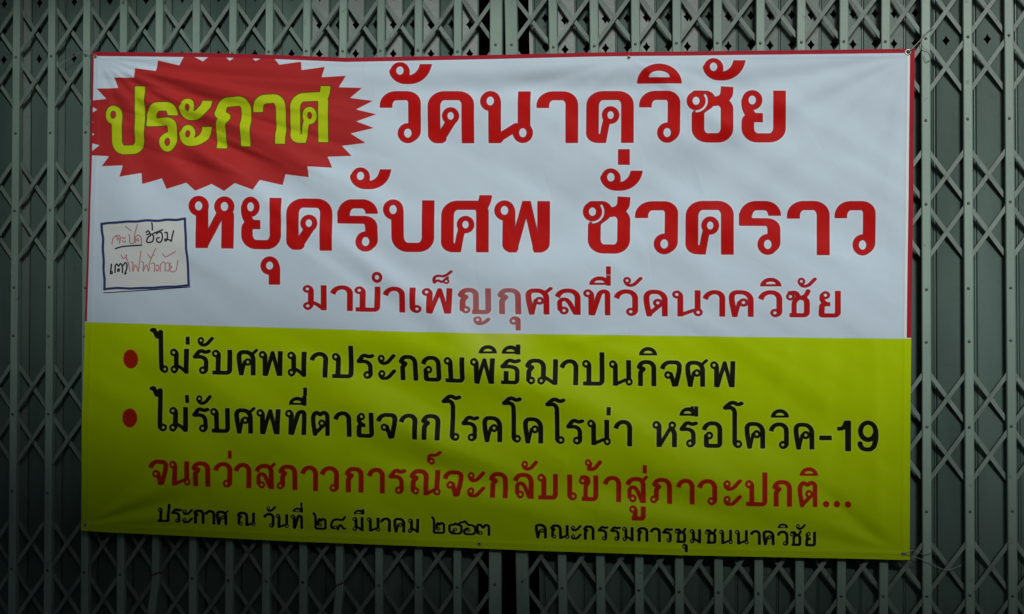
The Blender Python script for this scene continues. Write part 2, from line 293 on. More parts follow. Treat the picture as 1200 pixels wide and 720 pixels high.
# ---- text letters with loops, 29 units high, pen 5.2 x 4.2
def R(x, y, r=4.5, h=1.55): return [O(x, y, r), HO(x, y, h)]
V0 = 4.6
TX = {
 'ว': [P((1.8,9.8),(4.5,2.1,6),(19.4,2.1,8),(19.4,26.6,4.5),(15.5,26.9), b='0')] + R(15.3,24.4),
 'า': [P((1.8,9.8),(4.5,2.1,6),(18,2.1,8),(17.9,29), b='01')],
 'ด': [P((20,29),(20,2.1,9),(2.8,2.1,10),(2.8,14,4),(5.4,27.6), b='0'), P((5,27.2),(16,16), w=.85)] + R(13.5,14.2,4.7),
 'ค': [P((20.6,29),(20.6,2.1,10),(2.8,2.1,11),(2.8,12,4),(6,29), b='01'), P((6.2,28),(9.8,13), w=.7)] + R(13.8,13.3,4.7),
 'ศ': [P((19.6,29),(19.6,2.3,9),(2.8,2.3,10),(2.8,12,4),(6,29), b='01'), P((6.2,28),(9.6,13), w=.7), P((18,5),(23.8,-.2), w=.72)] + R(13.2,13.6,4.5),
 'ต': [P((20,29),(20,4,5),(15.5,1.6,3),(11.3,5.3,1.5),(7,1.6,3),(2.8,6,5),(2.8,14,4),(5.4,27.6), b='0', w=.92), P((5,27.2),(16,16), w=.85)] + R(13.2,14.6,4.5),
 'ก': [P((3.4,29),(3.4,13.5,1.5),(7.2,9.6,1),(1.6,7.8,1),(5,2.1,6),(18.6,2.1,8),(18.6,29), b='01')],
 'ภ': [P((8,24),(8,13.5,1.5),(11.4,9.6,1),(5.6,7.8,1),(9.5,2.1,6),(23.4,2.1,8),(23.4,29), b='1')] + R(5,24.4),
 'บ': [P((5,2.6),(7.8,5,2),(7.8,27)), P((1.2,26.8),(21.4,26.8,3.5),(21.4,0), b='01')] + R(4.5,4.8),
 'ป': [P((5,2.6),(7.8,5,2),(7.8,27)), P((1.2,26.8),(22.8,26.8,3.5),(22.8,-8.5), b='01')] + R(4.5,4.8),
 'พ': [P((5,2.6),(7.4,5,2),(7.4,29), b='1'), P((8.6,28),(16.4,2), w=.8), P((16.6,2),(23.6,28), w=.8), P((25.8,0),(25,28), b='0')] + R(4.5,4.8),
 'ท': [P((5,2.6),(7.6,5,2),(7.6,29), b='1'), P((8.8,27.5),(16,2.6,5),(22.8,2.2,5),(22.8,29), b='1', w=.95)] + R(4.5,4.8),
 'ห': [P((5,2.6),(7.8,5,2),(7.8,29), b='1'), P((9,27),(20,9), w=.8), P((22,8),(25.4,13,3),(25.4,29), b='1')] + R(4.5,4.8) + R(22.8,4.9),
 'น': [P((5,2.6),(7.8,5,2),(7.8,29), b='1'), P((8.6,27),(20,22.2), w=.8), P((24,0),(24,24), b='0')] + R(4.5,4.8) + R(24.5,24.3),
 'ม': [P((5,2.6),(7.8,5,2),(7.8,25,3),(5,26.8)), P((7.5,20),(12,21,3),(19.4,27), w=.8), P((19.8,0),(19.8,27.4), b='0')] + R(4.5,4.8) + R(4.9,24.3),
 'ร': [P((18.8,2.4),(14.6,3.8,2),(8.6,1.2,4),(2.2,9.4,1),(11,8.8,3),(16,12,4),(16.3,26.6,4.5),(12.5,26.9), w=.92)] + R(12.3,24.4),
 'ธ': [P((21,2.4),(16.5,3.8,2),(10,1.2,4),(2.4,9.4,1),(11,8.8,3),(19.9,11,4),(19.9,26.8,3),(1.2,26.8), b='1', w=.92), P((7.2,14),(7.2,26), b='0')],
 'จ': [P((1.8,9.8),(4.5,2.1,6),(21.4,2.1,9),(21.4,11,5),(17,29), b='0', clip=(-5,29)), P((11.6,15),(15.6,28), w=.9)] + R(8.6,16.2),
 'ฌ': [P((4.4,24),(4.4,13.5,1.5),(8.2,9.6,1),(2.4,7.8,1),(6,2.1,6),(20.8,2.1,8),(21,24)), P((21,20),(24,21,3),(33.5,27.4), w=.8), P((34.4,0),(34.4,27.4), b='0')] + R(7.4,24.3) + R(18.6,24.3),
 'ณ': [P((4.4,24),(4.4,13.5,1.5),(8.2,9.6,1),(2.4,7.8,1),(6,2.1,6),(19.8,2.1,8),(20,29), b='1'), P((21,27),(30,22.4), w=.8), P((33.2,0),(33.2,24), b='0')] + R(7.6,24.3) + R(33.5,24.3),
 'ญ': [P((3.8,24),(3.8,13.5,1.5),(7,9.6,1),(1.6,7.8,1),(5,2.1,6),(16.4,2.1,7),(16.4,27)), P((12.6,26.8),(28,26.8,3),(28,0), b='01')] + R(7,24.3,4.2) + [P((16,34.5),(17,40.5,4),(24,39.5,4),(28,35), w=.75), O(18,35.6,4), HO(18,35.6,1.5)],
 'อ': [P((1.8,9.8),(4.5,2.1,6),(20,2.1,7),(20,26.8,3),(4.6,26.8,1),(4.6,16), b='0')] + R(8,15.6),
 'ย': [P((4.4,5),(4,10.5,2),(7,13.5), w=.9), P((12,14.6),(4.2,14.8,2.5),(3.6,26.8,1),(19,26.8,3.5),(19,0), b='01')] + R(7.4,4.9),
 'ล': [P((1.8,9.4),(4.5,2.1,6),(20.8,2.1,8),(20.8,29), b='01'), P((4.2,23),(3.8,13,4),(9.5,11,3),(13,15,2),(19,28), w=.85, clip=(0,29))] + R(8,24.3),
 'ส': [P((1.8,9.4),(4.5,2.3,6),(20,2.3,6),(20.4,29), b='01'), P((4.2,23),(3.8,13,4),(9.5,11,3),(13,15,2),(19,28), w=.85, clip=(0,29)), P((18.5,5.4),(24,-.4), w=.72)] + R(8,24.3),
 'ข': [P((4.5,2.6),(11,2,5),(12,9,4),(8.6,12,3),(8.6,27), w=.9), P((4,26.8),(20.6,26.8,3.5),(20.6,0), b='01')] + R(5,6.6),
 'ช': [P((4.5,2.6),(11,1.6,5),(12.4,8.5,4),(8.4,12,3),(8.4,27), w=.88), P((4,26.8),(20.4,26.8,3.5),(20.4,10,3),(16,7.4), b='0'), P((15.4,8.4),(20,5,3),(21.6,.4), w=.85)] + R(5,6.6,4.3),
 'เ': [P((2.9,0),(2.9,26.4,4),(7,26.8), b='0')] + R(7.2,24.4),
 'ไ': [P((2,-20.6),(4.2,-21.6,1),(8.2,-12.8,.6),(12.4,-19.6,1.2),(13,26.4,4),(17,26.8), w=.95)] + R(17,24.4),
 'โ': [P((21.6,-20.2),(17.6,-18.6,2),(11,-22.2,4),(2.6,-14.8,1),(11,-15.6,3),(14,-12,3),(14,26.4,4),(18,26.8), w=.95)] + R(18.2,24.4),
 'ะ': [P((2.4,5),(4,10.8,4),(11,10.2,5),(19.2,1.4), w=.85), P((2.4,22.4),(4,28.2,4),(11,27.6,5),(19.2,18.8), w=.85)] + R(4.6,4.8,4.2,1.4) + R(4.6,22.2,4.2,1.4),
 'ั': [P((2.4,-9.6),(4.5,-4.4,4),(11,-4.8,5),(18.2,-12.6), w=.8), O(4.4,-10,4.1), HO(4.4,-10,1.4)],
 'ิ': [DM(11,-4.2,11,9.6), HD(11,-6.8,5,2.6)],
 'ี': [DM(11,-4.2,11,9.6), HD(10.5,-6.8,5,2.4), P((19.8,-15),(19.8,-3.4), b='01', w=.9)],
 'ื': [DM(11,-4.2,11,9.6), HD(9.8,-6.8,4.4,2.4), P((15.4,-15),(15.4,-5), b='0', w=.62), P((20.2,-15),(20.2,-3.4), b='01', w=.8)],
 '็': [P((1.8,-6.6),(1.6,-11,3),(5,-13.4,4),(11,-12.6),(15,-14,2),(19.6,-18), w=.66), P((2.2,-5.4),(6,-8.6,2),(9.8,-5.4,2),(13,-8.8,2),(16,-11), w=.6), O(14.4,-7,3.3), HO(14.4,-7,1.2)],
 '่': [BX(-2.6,-14,2.6,-4.6)],
 '้': [P((7.6,-13),(5.6,-6.6,1),(12.5,-6.8,5),(19.6,-15.4), w=.85), O(5,-14,4.2), HO(5,-14,1.4)],
 '์': [P((2.6,-10),(3,-17.6,5),(12,-16.4,4),(18,-20.6), w=.75), O(6.2,-10,4.4), HO(6.2,-10,1.5)],
 'ุ': [P((6,33),(10,33.6,2),(10,47), b='1')] + R(5.4,36.2,4.4),
 'ู': [P((5,34),(8,36,2),(7.6,45)), P((3.4,46),(17.6,46,2.5),(17.6,32.5), b='01'), ] + R(4.6,36,4.2),
 'ํ': [O(0,-10.5,5.7,6.4), HO(0,-10.5,2.2,2.6)],
 '1': [P((0,6.2),(7,6,3),(11,-3), b='0', w=.95, clip=(-3,29)), P((12.4,-3),(12.4,30.6), b='01', w=1.2)],
 '9': [O(11.6,8.4,11.2,11.8), HO(11.6,8.2,5.4,6.6), P((20.2,8),(20.6,18,6),(17,27.6,7),(9,28.6,5),(3.2,26,4),(2.8,21.6), w=1.05)],
 '-': [BX(0,13.6,14.4,18.8)],
 '.': [O(3.6,25.8,3.7)],
 '๒': [P((2.4,-4),(5.4,0,3),(5.4,26.8,2),(21.5,26.8,3),(21.5,8,5),(17,6,2),(14.6,11,1),(12,6.4,3),(10,10,2),(10,19), w=.85), O(12.6,19,3.8), HO(12.6,19,1.3)],
 '๓': [P((4,24),(3,8,5),(8,6,4),(12.5,13,1),(17,6,4),(22,8,4),(22,29), w=.9), O(8,23.5,4.3), HO(8,23.5,1.5)],
 '๕': [P((14,26.8),(3.5,26.8,7),(3.5,9.5,6),(11,9.5,2),(13.5,5.5,2),(16.5,9.5,2),(23,9.5,4),(23,26.8,6),(17,26.8), w=.85), P((18,9),(20,4.5,3),(25,3), w=.8), O(12.6,18.6,3.8), HO(12.6,18.6,1.3), P((10,20),(9,27), w=.7)],
 '๖': [P((3,3),(6,0,3),(9,8,4),(22,9,7),(22,27,7),(4,27,7),(4,18,5),(10,15), w=.85), O(11,19,3.6), HO(11,19,1.3)],
 '๘': [P((26,1),(22,8,3),(8,6,7),(3,16,5),(4,27,6),(10,24), w=.85), P((14,27),(17,17,4),(21,20,3),(23,26,3),(26,25), w=.8), O(10,22.5,4), HO(10,22.5,1.4)],
}

def lerp_f(pts):
    xs = [p[0] for p in pts]; ys = [p[1] for p in pts]
    return lambda x: float(np.interp(x, xs, ys))
def off(f, d): return lambda x: f(x) - d(x)

L_redw = new_layer()      # red lettering on the white field
L_redy = new_layer()      # red lettering and bullets on the yellow field
L_blk = new_layer()
L_star = new_layer()      # starburst
L_ylw = new_layer()       # letters in the starburst

def heavy_line(layer, items, topf, botf, sc=1.0):
    for ch, x, sx, dy in items:
        draw(layer, HV[ch], x, sx, topf, botf, 61.0, 15 * sx * sc, 11.0, dy)

t1 = lerp_f([(440,107),(870,106.3)]); b1 = lerp_f([(440,168.2),(800,168),(930,167.2)])
heavy_line(L_redw, [('ว',445,1,0),('ั',457.2,1,-.5),('ด',501.7,1,0),('น',562.5,1,0),('า',628.7,1,0),('ค',686.7,1,0),('ว',749,1,0),('ิ',746.3,1,0),
                    ('ช',805.3,1,0),('ั',824.2,1,-4.5),('ย',868.5,1,0)], t1, b1)
t2 = lerp_f([(220,230.2),(350,232.6),(400,233.4),(520,235.3),(650,235.8),(1030,235.4)]); b2 = lerp_f([(220,290.8),(350,293.3),(400,294.7),(520,296),(640,296.5),(750,298.4),(1030,299.8)])
heavy_line(L_redw, [('ห',221.7,1,0),('ย',282.5,.91,0),('ุ',305.8,1,0),('ด',336.7,.975,0),('ร',395.3,.99,0),('ั',411,.96,-4.2),('บ',449.2,.99,0),('ศ',517,1,0),('พ',579.5,1,0),
                    ('ช',683.3,1.02,0),('ั',704,1.0,-4.2),('ว',744,1.05,0),('ค',803.3,1.01,0),('ร',866,1.02,0),('า',922,1.03,0),('ว',978,.995,0)], t2, b2)
draw(L_redw, HV['่'], 724.3, 1, lambda x: 175.2, lambda x: 175.2 + 61, 61.0, 15, 11)

sx3 = 1.25
b3 = lerp_f([(355,363.3),(510,367.6),(670,369.2),(780,371),(985,372.4)]); h3 = lerp_f([(355,29.4),(985,31.4)]); t3 = off(b3, h3)
for ch, x in [('ม',355),('า',388),('บ',415.5),('า',449),('เ',480),('พ',494),('ญ',537),('ก',584),('ศ',616),('ล',651),('ท',683.5),('ว',720),('ด',754),('น',787.5),('า',824),('ค',854),('ว',889),('ช',920),('ย',958)]:
    draw(L_redw, TX[ch], x, sx3, t3, b3, 29.0, 5.9 * 1.2, 5.1, 0, None if ch == 'ญ' else 29.3)
for ch, x, dy in [('ํ',442,0),('็',506,-.8),('ุ',595.5,.3),('ี',690.5,-.5),('ั',730,0),('ิ',890.5,-.2),('ั',934,0)]:
    draw(L_redw, TX[ch], x, sx3 * .92, t3, b3, 29.0, 5.3 * 1.15, 4.5, dy)
draw(L_redw, TX['่'], 713.3, sx3 * .9, t3, b3, 29.0, 6, 4.5, -11.5)

def text_line(layer, items, marks, b, h, sx, pen):
    t = off(b, h)
    for ch, x in items: draw(layer, TX[ch], x, sx(x) * (.94 if ch == 'น' else 1.22 if ch in '๒๓๕๖๘' else 1), t, b, 29.0, pen[0], pen[1], 0, None if ch in '19' else 29.3)
    for m in marks:
        ch, x = m[0], m[1]; dy = m[2] if len(m) > 2 else 0
        draw(layer, TX[ch], x, sx(x) * .96, t, b, 29.0, pen[0], pen[1], dy)

b4 = lerp_f([(176,437),(200,437.6),(345,441.6),(430,444.4),(510,447.5),(570,450),(700,452.2),(864,454.2)]); h4 = lerp_f([(176,29.2),(864,30.8)])
text_line(L_blk, [('ไ',176.5),('ม',199.5),('ร',226),('บ',248),('ศ',277),('พ',303),('ม',336.5),('า',363.3),('ป',388),('ร',417),('ะ',442),('ก',468),('อ',494.5),('บ',521),('พ',552),
                  ('ธ',587),('ฌ',616),('า',656.5),('ป',682),('น',713.5),('ก',747),('จ',774),('ศ',803),('พ',832)],
          [('่',219.8),('ั',231),('ิ',561.5,-1),('ี',588,-1),('ิ',748.5,-1)], b4, h4, lambda x: .975 + (x - 180) * .00010, (6.0, 4.9))
b5 = lerp_f([(175,505.4),(200,506),(355,510),(430,513.3),(555,517.6),(740,523.2),(940,527),(1030,528)]); h5 = lerp_f([(175,29.2),(1030,31.4)])
text_line(L_blk, [('ไ',175),('ม',197.5),('ร',224.5),('บ',246),('ศ',275),('พ',301),('ท',334),('ต',364),('า',391.5),('ย',417),('จ',442.5),('า',469),('ก',494.5),('โ',516),('ร',540),('ค',565),
                  ('โ',588),('ค',613),('โ',639),('ร',663.5),('น',688.5),('า',720),('ห',764.5),('ร',796),('อ',823),('โ',846.5),('ค',872.5),('ว',901.5),('ค',930),('-',960),('1',981),('9',1005)],
          [('่',218.8),('ั',229.5),('ี',338,-1),('่',357.5,-11.5),('่',713.6),('ื',796,-1.5),('ิ',903,-1)], b5, h5, lambda x: .965 + (x - 180) * .00010, (6.0, 4.9))
b6 = lerp_f([(174,568),(345,574.8),(460,579.2),(535,582),(650,585.8),(785,591.2),(950,594.4),(1000,595)]); h6 = lerp_f([(174,29),(1000,31)])
text_line(L_redy, [('จ',174),('น',198),('ก',226),('ว',250.5),('า',274),('ส',298.5),('ภ',323.5),('า',353),('ว',376),('ก',405),('า',430.5),('ร',455),('ณ',480),('จ',519),('ะ',547.5),('ก',574),('ล',602),('บ',629.5),
                   ('เ',664.5),('ข',677.5),('า',707),('ส',733.5),('ภ',761),('า',793),('ว',818),('ะ',847.5),('ป',873),('ก',906),('ต',934.5),('.',964.5),('.',977),('.',990)],
          [('่',268.5),('์',499.5),('ั',611),('้',684.5),('่',755.8),('ู',737),('ิ',937,-1)], b6, h6, lambda x: .93 + (x - 180) * .00013, (6.1, 5.1))
b7 = lerp_f([(184,611.6),(195,612.2),(350,620.2),(490,625),(635,631.2),(785,636),(960,640.8)]); h7 = lerp_f([(184,16.6),(960,17.4)])
text_line(L_blk, [('ป',184),('ร',200.5),('ะ',213.5),('ก',227),('า',240),('ศ',253),('ณ',277.5),('ว',308.5),('น',322.5),('ท',340),('๒',366),('๘',386),('ม',413),('น',430),('า',446),('ค',461),('ม',477.5),
                  ('๒',504.5),('๕',524),('๖',541),('๓',557),('ค',627),('ณ',645),('ะ',669),('ก',684),('ร',700.5),('ร',715),('ม',729),('ก',747),('า',762),('ร',776),('ช',790),('ม',808),('ช',825.5),('น',842.5),
                  ('น',861),('า',879),('ค',893.5),('ว',910.5),('ช',925),('ย',943)],
          [('ั',311.5),('ี',342.5,-1),('่',353.2,-11.5),('ี',414.5,-1),('ุ',798.5),('ิ',911,-1),('ั',932.5)], b7, h7, lambda x: .585 + (x - 180) * .00003, (3.8, 3.35))
for cx, cy in ((152.5, 421), (152.2, 490)):
    J, I, X, Y = _win(cx - 9, cy - 11, cx + 9, cy + 11)
    L_redy[J, I] = np.minimum(L_redy[J, I], ell(X, Y, cx, cy, 8.8, 11.2))

# letters of the starburst
t0 = lerp_f([(120,124.5),(190,119.8),(273,114.3),(316,111),(362,108.4),(390,107)]); b0 = lerp_f([(120,182.6),(150,181),(190,178.4),(273,172.9),(316,169.9),(362,167.4),(390,166)])
for ch, x, sx in [('ป',124.6,.74),('ร',172,.745),('ะ',211.6,.73),('ก',253.2,.80),('า',296.6,.79),('ศ',340.2,.79)]:
    draw(L_ylw, HV[ch], x, sx, t0, b0, 61.0, 11.3, 10.2)

def poly_sdf(layer, pts):
    xs = [p[0] for p in pts]; ys = [p[1] for p in pts]
    J, I, X, Y = _win(min(xs), min(ys), max(xs), max(ys))
    d = np.full(X.shape, 99.0); ins = np.zeros(X.shape, bool)
    n = len(pts)
    for k in range(n):
        ax, ay = pts[k]; bx, by = pts[(k + 1) % n]
        ex, ey = bx - ax, by - ay
        t = np.clip(((X - ax) * ex + (Y - ay) * ey) / (ex * ex + ey * ey), 0, 1)
        d = np.minimum(d, np.hypot(X - ax - t * ex, Y - ay - t * ey))
        c = (ay > Y) != (by > Y)
        if ey != 0: ins ^= c & (X < ax + (Y - ay) * ex / ey)
    s = np.where(ins, -d, d)
    layer[J, I] = np.minimum(layer[J, I], np.clip(s, -9, 9))
A = [(10,514),(70,468),(0,450),(44,412),(-10,385),(40,353),(-5,325),(60,292),(10,262),(10,248),(105,238),(57,187),(165,184),(143,132),(246,133),(247,86),(352,100),(362,47),(468,72),(500,8),(585,52),(655,-8),(718,50),(785,-8),(845,50)]
A = [(100 + x / 4.235, 60 + y / 4.235) for x, y in A]
B = [(240,12),(285,68),(393,53),(396,95),(512,78),(495,130),(617,123),(580,180),(697,183),(635,232),(750,247),(665,290),(768,314),(668,350),(758,383),(640,410),(715,457),(595,470),(645,521),(525,525),(550,580),(430,575),(435,628),(315,612),(300,665),(188,640),(158,690),(68,657)]
B = [(260 + x / 4.235, 60 + y / 4.235) for x, y in B]
C_ = [(690,695),(627,660),(548,695),(505,655),(403,685),(380,632),(280,660),(277,605),(170,625),(187,568),(80,572),(118,522),(26,518)]
C_ = [(100 + x / 4.235, 60 + y / 4.235) for x, y in C_]
poly_sdf(L_star, A + B[0:] + C_)
OPP, OPX, OPZ0, OPZ1 = 5.3, -.70, 4.12, 3.64  # added shade block: distance, side edge and roofline heights
OPZM = 3.71
SUNT = math.tan(SUN_EL) / math.cos(SUN_AZ)
# ---------------------------------------------------------------- setting
def struct(name, L, mat):
    return tag(link(name, boxes(name, L, mat)), kind='structure')
struct('ground', [(-60, 60, -60, 60, -.2, 0)], M_GROUND)
struct('road', [(-60, 60, -9.2, -2.4, -.1, .004)], M_ROAD)
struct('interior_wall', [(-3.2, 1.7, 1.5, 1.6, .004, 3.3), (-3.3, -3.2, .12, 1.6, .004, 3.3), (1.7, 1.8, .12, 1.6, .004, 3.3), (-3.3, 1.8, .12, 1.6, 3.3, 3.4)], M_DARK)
struct('added_shade_canopy', [(-3.0, 1.5, -1.25, -.102, 3.40, 3.48), (-3.0, 1.5, -1.29, -1.25, 3.31, 3.50)], M_ROOF)  # unseen canopy, added to dim the top of the gate
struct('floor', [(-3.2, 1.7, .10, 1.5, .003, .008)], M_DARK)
struct('wall', [(-7.0, -2.72, -.10, .30, .0, 4.6), (1.18, 6.5, -.10, .30, .0, 4.6), (-2.72, 1.18, -.10, .30, 3.02, 4.6)], M_WALL)

# unseen block added across the lane; its roofline is shaped to shade the gate
def prism(name, prof, y0, y1, mat):
    n = len(prof); V = [(x, y0, z) for x, z in prof] + [(x, y1, z) for x, z in prof]
    F = [tuple(range(n)), tuple(range(2 * n - 1, n - 1, -1))] + [(i, n + i, n + (i + 1) % n, (i + 1) % n) for i in range(n)]
    return mesh(name, V, F, mat)
opp = empty('added_shade_block', (2, -OPP, 0)); tag(opp, 'unseen rendered block added across the lane to shade the gate', 'light blocker')
RF = [(-12, 0), (-12, 7.0), (OPX - .02, 7.0), (OPX, OPZ0), (OPX + 1.7, OPZM), (OPX + 3.2, OPZ1), (14, OPZ1 - .05), (14, 0)]  # step and slopes set where the shade falls on gate and banner
link('wall', prism('wall', [(x - 2, z) for x, z in RF], -5, 0, M_WALL), opp)
link('coping', prism('coping', [(OPX - 2, OPZ0 - .06), (OPX - .3, OPZM - .06), (OPX + 3.2 - 2, OPZ1 - .06), (12, OPZ1 - .11), (12, OPZ1 - .01), (OPX + 3.2 - 2, OPZ1 + .04), (OPX - .3, OPZM + .04), (OPX - 2, OPZ0 + .04)], -.20, .06, M_GROUND), opp)

# ---------------------------------------------------------------- folding gate
BAR_L = [(-23,-27.5),(18.7,13.3),(60,55),(101,98.5),(144,140.5),(186,181.5),(229.3,225),(272.3,267.7),(315,311),(359,354.5),(401.5,397),(446,443.6),(490,490),(536,535.5),(581,579.8)]
BAR_R = [(599,612),(648,659),(696,703.7),(744.5,749),(793,796),(841,842),(891,889),(939,937),(989,986),(1038,1035.5),(1085,1086.5),(1134,1137),(1182.5,1187),(1231,1238)]
PY_T, PY_B = 40, 695
Z_TOP, Z_BOT = 2.98, .035
class Bar:
    def __init__(s, a, b, w, bent=False):
        A_, B_ = wall_pt(a, PY_T), wall_pt(b, PY_B)
        s.xa, s.za, s.xb, s.zb, s.w, s.bent = A_.x, A_.z, B_.x, B_.z, w, bent
    def x(s, z): return s.xa + (s.xb - s.xa) * (z - s.za) / (s.zb - s.za)
rnd = random.Random(3)
LB = [Bar(a, b, .037 if i == len(BAR_L) - 1 else .0235) for i, (a, b) in enumerate(BAR_L)]
RB = [Bar(a, b, .037 if i == 0 else .0255) for i, (a, b) in enumerate(BAR_R)]
LB[5].bent = (673, -.016); LB[10].bent = (685, -.012)

ROW = {   # rivet rows: survey sheet points (x, y)
 1: [(18,67.5),(228,62.5),(400,60),(536,60),(581,53),(598,52.5),(648,55),(745,52),(890,50),(1038,48),(1085,45.7),(1182,42)],
 2: [(18,156.7),(600,148),(1085,142),(1183,138.5)], 3: [(17,247),(600,243),(1085,239),(1183,237)], 4: [(15,337),(1085,340),(1187,337.7)],
 5: [(15,394),(1085,401),(1187,399)], 6: [(14,485),(600,496),(1086,500.6),(1187,500)], 7: [(13,576.5),(600,593),(1087,600),(1187,599)],
 8: [(13,667),(99,671),(225,678),(311,681.5),(443,686),(535,689),(580,685.5),(612,682),(659,689),(796,693),(937,698),(1086,698.5),(1187,699)]}
ROWZ = {k: ([wall_pt(*p).x for p in v], [wall_pt(*p).z for p in v]) for k, v in ROW.items()}
def rowz(k, x):
    if k in ROWZ: return float(np.interp(x, *ROWZ[k]))
    if k == 0: return rowz(1, x) + .24
    if k == -1: return rowz(1, x) + .48
    if k == 9: return rowz(8, x) - .24
    if k == 10: return rowz(8, x) - .48
LAT = [-1, 1, 3, 6, 8, 10]                 # rows that carry the lattice
ALLROWS = [-1, 0, 1, 2, 3, 4, 5, 6, 7, 8, 9, 10]
HH = .1635

def channel(bar):
    """U section opening to the back: face 3 mm, flanges 24 mm deep, a crease of a bevel on both corners"""
    h = bar.w / 2; d = .026; t = .003; c = .0025
    prof = [(-h, d), (-h, c), (-h + c, 0), (h - c, 0), (h, c), (h, d), (h - t, d), (h - t, t), (-h + t, t), (-h + t, d)]
    zs = [Z_BOT, Z_TOP]
    if bar.bent:
        zk = wz(0, 0) * 0 + float(wall_pt(BAR_L[LB.index(bar)][1], bar.bent[0]).z); zs = [Z_BOT, .4, zk - .14, zk - .007, zk + .004, Z_TOP]
    V, F = [], []
    nP = len(prof)
    for z in zs:
        dx = 0
        if bar.bent: dx = float(np.interp(z, [Z_BOT, .4, zk - .14, zk - .007, zk + .004], [0, bar.bent[1], bar.bent[1], .0018, 0]))
        for (u, y) in prof: V.append((bar.x(z) + u + dx * 1.0, y, z))
    for i in range(len(zs) - 1):
        for k in range(nP):
            k2 = (k + 1) % nP; F.append((i * nP + k, i * nP + k2, (i + 1) * nP + k2, (i + 1) * nP + k))
    F.append(tuple(range(nP - 1, -1, -1))); F.append(tuple((len(zs) - 1) * nP + k for k in range(nP)))
    return V, F

def rivet_mesh():
    V, F = [], []
    n = 8; prof = [(.0045, .0), (.0045, -.0012), (.0030, -.0024)]
    for r, y in prof:
        for k in range(n): V.append((r * math.cos(k * math.pi / 4), y, r * math.sin(k * math.pi / 4)))
    for i in range(2):
        for k in range(n): F.append((i * n + k, i * n + (k + 1) % n, (i + 1) * n + (k + 1) % n, (i + 1) * n + k))
    F.append(tuple(2 * n + k for k in range(n)))
    return mesh('rivet', V, F, M_RIVET, True)
RIV = rivet_mesh()
v, f = box_vf(-.5, .5, 0, .0035, -.0058, .0058); STRAP = mesh('strap', v, f, M_STRAP)

def star_cells(x0, x1, y0, y1, zc, hx, hz, xf):
    """sheet cell x0..x1 (depth y0..y1 across) with a four-pointed hole at xf; returns quads"""
    zc0, zc1 = zc - .024, zc + .024
    Y = lambda x: y0 + (y1 - y0) * (x - x0) / (x1 - x0)
    out = [(x0, zc0), ((x0 + x1) / 2 if False else xf, zc0), (x1, zc0), (x1, zc), (x1, zc1), (xf, zc1), (x0, zc1), (x0, zc)]
    a = .42
    inn = [(xf - hx * a, zc - hz * a), (xf, zc - hz), (xf + hx * a, zc - hz * a), (xf + hx, zc), (xf + hx * a, zc + hz * a), (xf, zc + hz), (xf - hx * a, zc + hz * a), (xf - hx, zc)]
    V = [(x, Y(x), z) for x, z in out + inn]
    F = [(i, (i + 1) % 8, 8 + (i + 1) % 8, 8 + i) for i in range(8)]
    return V, F

def sheet(xl0, xr0, f0, f1, prof, stars, zl):
    """backing sheet: profile [(fraction, depth)], straight from top to bottom, with star holes; stars = [(fraction, segment)]"""
    V, F = [], []
    X = lambda fr: xl0 + (xr0 - xl0) * fr
    for s in range(len(prof) - 1):
        (fa, ya), (fb, yb) = prof[s], prof[s + 1]
        if fb <= f0 or fa >= f1: continue
        a2, b2 = max(fa, f0), min(fb, f1)
        yA = ya + (yb - ya) * (a2 - fa) / (fb - fa); yB = ya + (yb - ya) * (b2 - fa) / (fb - fa)
        xa, xb = X(a2), X(b2)
        st = [fr for fr in stars if a2 + .06 < fr < b2 - .06]
        zcur = .04
        zz = sorted(zl) if st else []
        for zc in zz:
            n = len(V); V += [(xa, yA, zcur), (xb, yB, zcur), (xb, yB, zc - .024), (xa, yA, zc - .024)]; F.append((n, n + 1, n + 2, n + 3))
            if len(st) == 1:
                v, f = star_cells(xa, xb, yA, yB, zc, .0108, .0155, X(st[0])); n = len(V); V += v; F += [tuple(i + n for i in q) for q in f]
            zcur = zc + .024
        n = len(V); V += [(xa, yA, zcur), (xb, yB, zcur), (xb, yB, 2.95), (xa, yA, 2.95)]; F.append((n, n + 1, n + 2, n + 3))
    return V, F

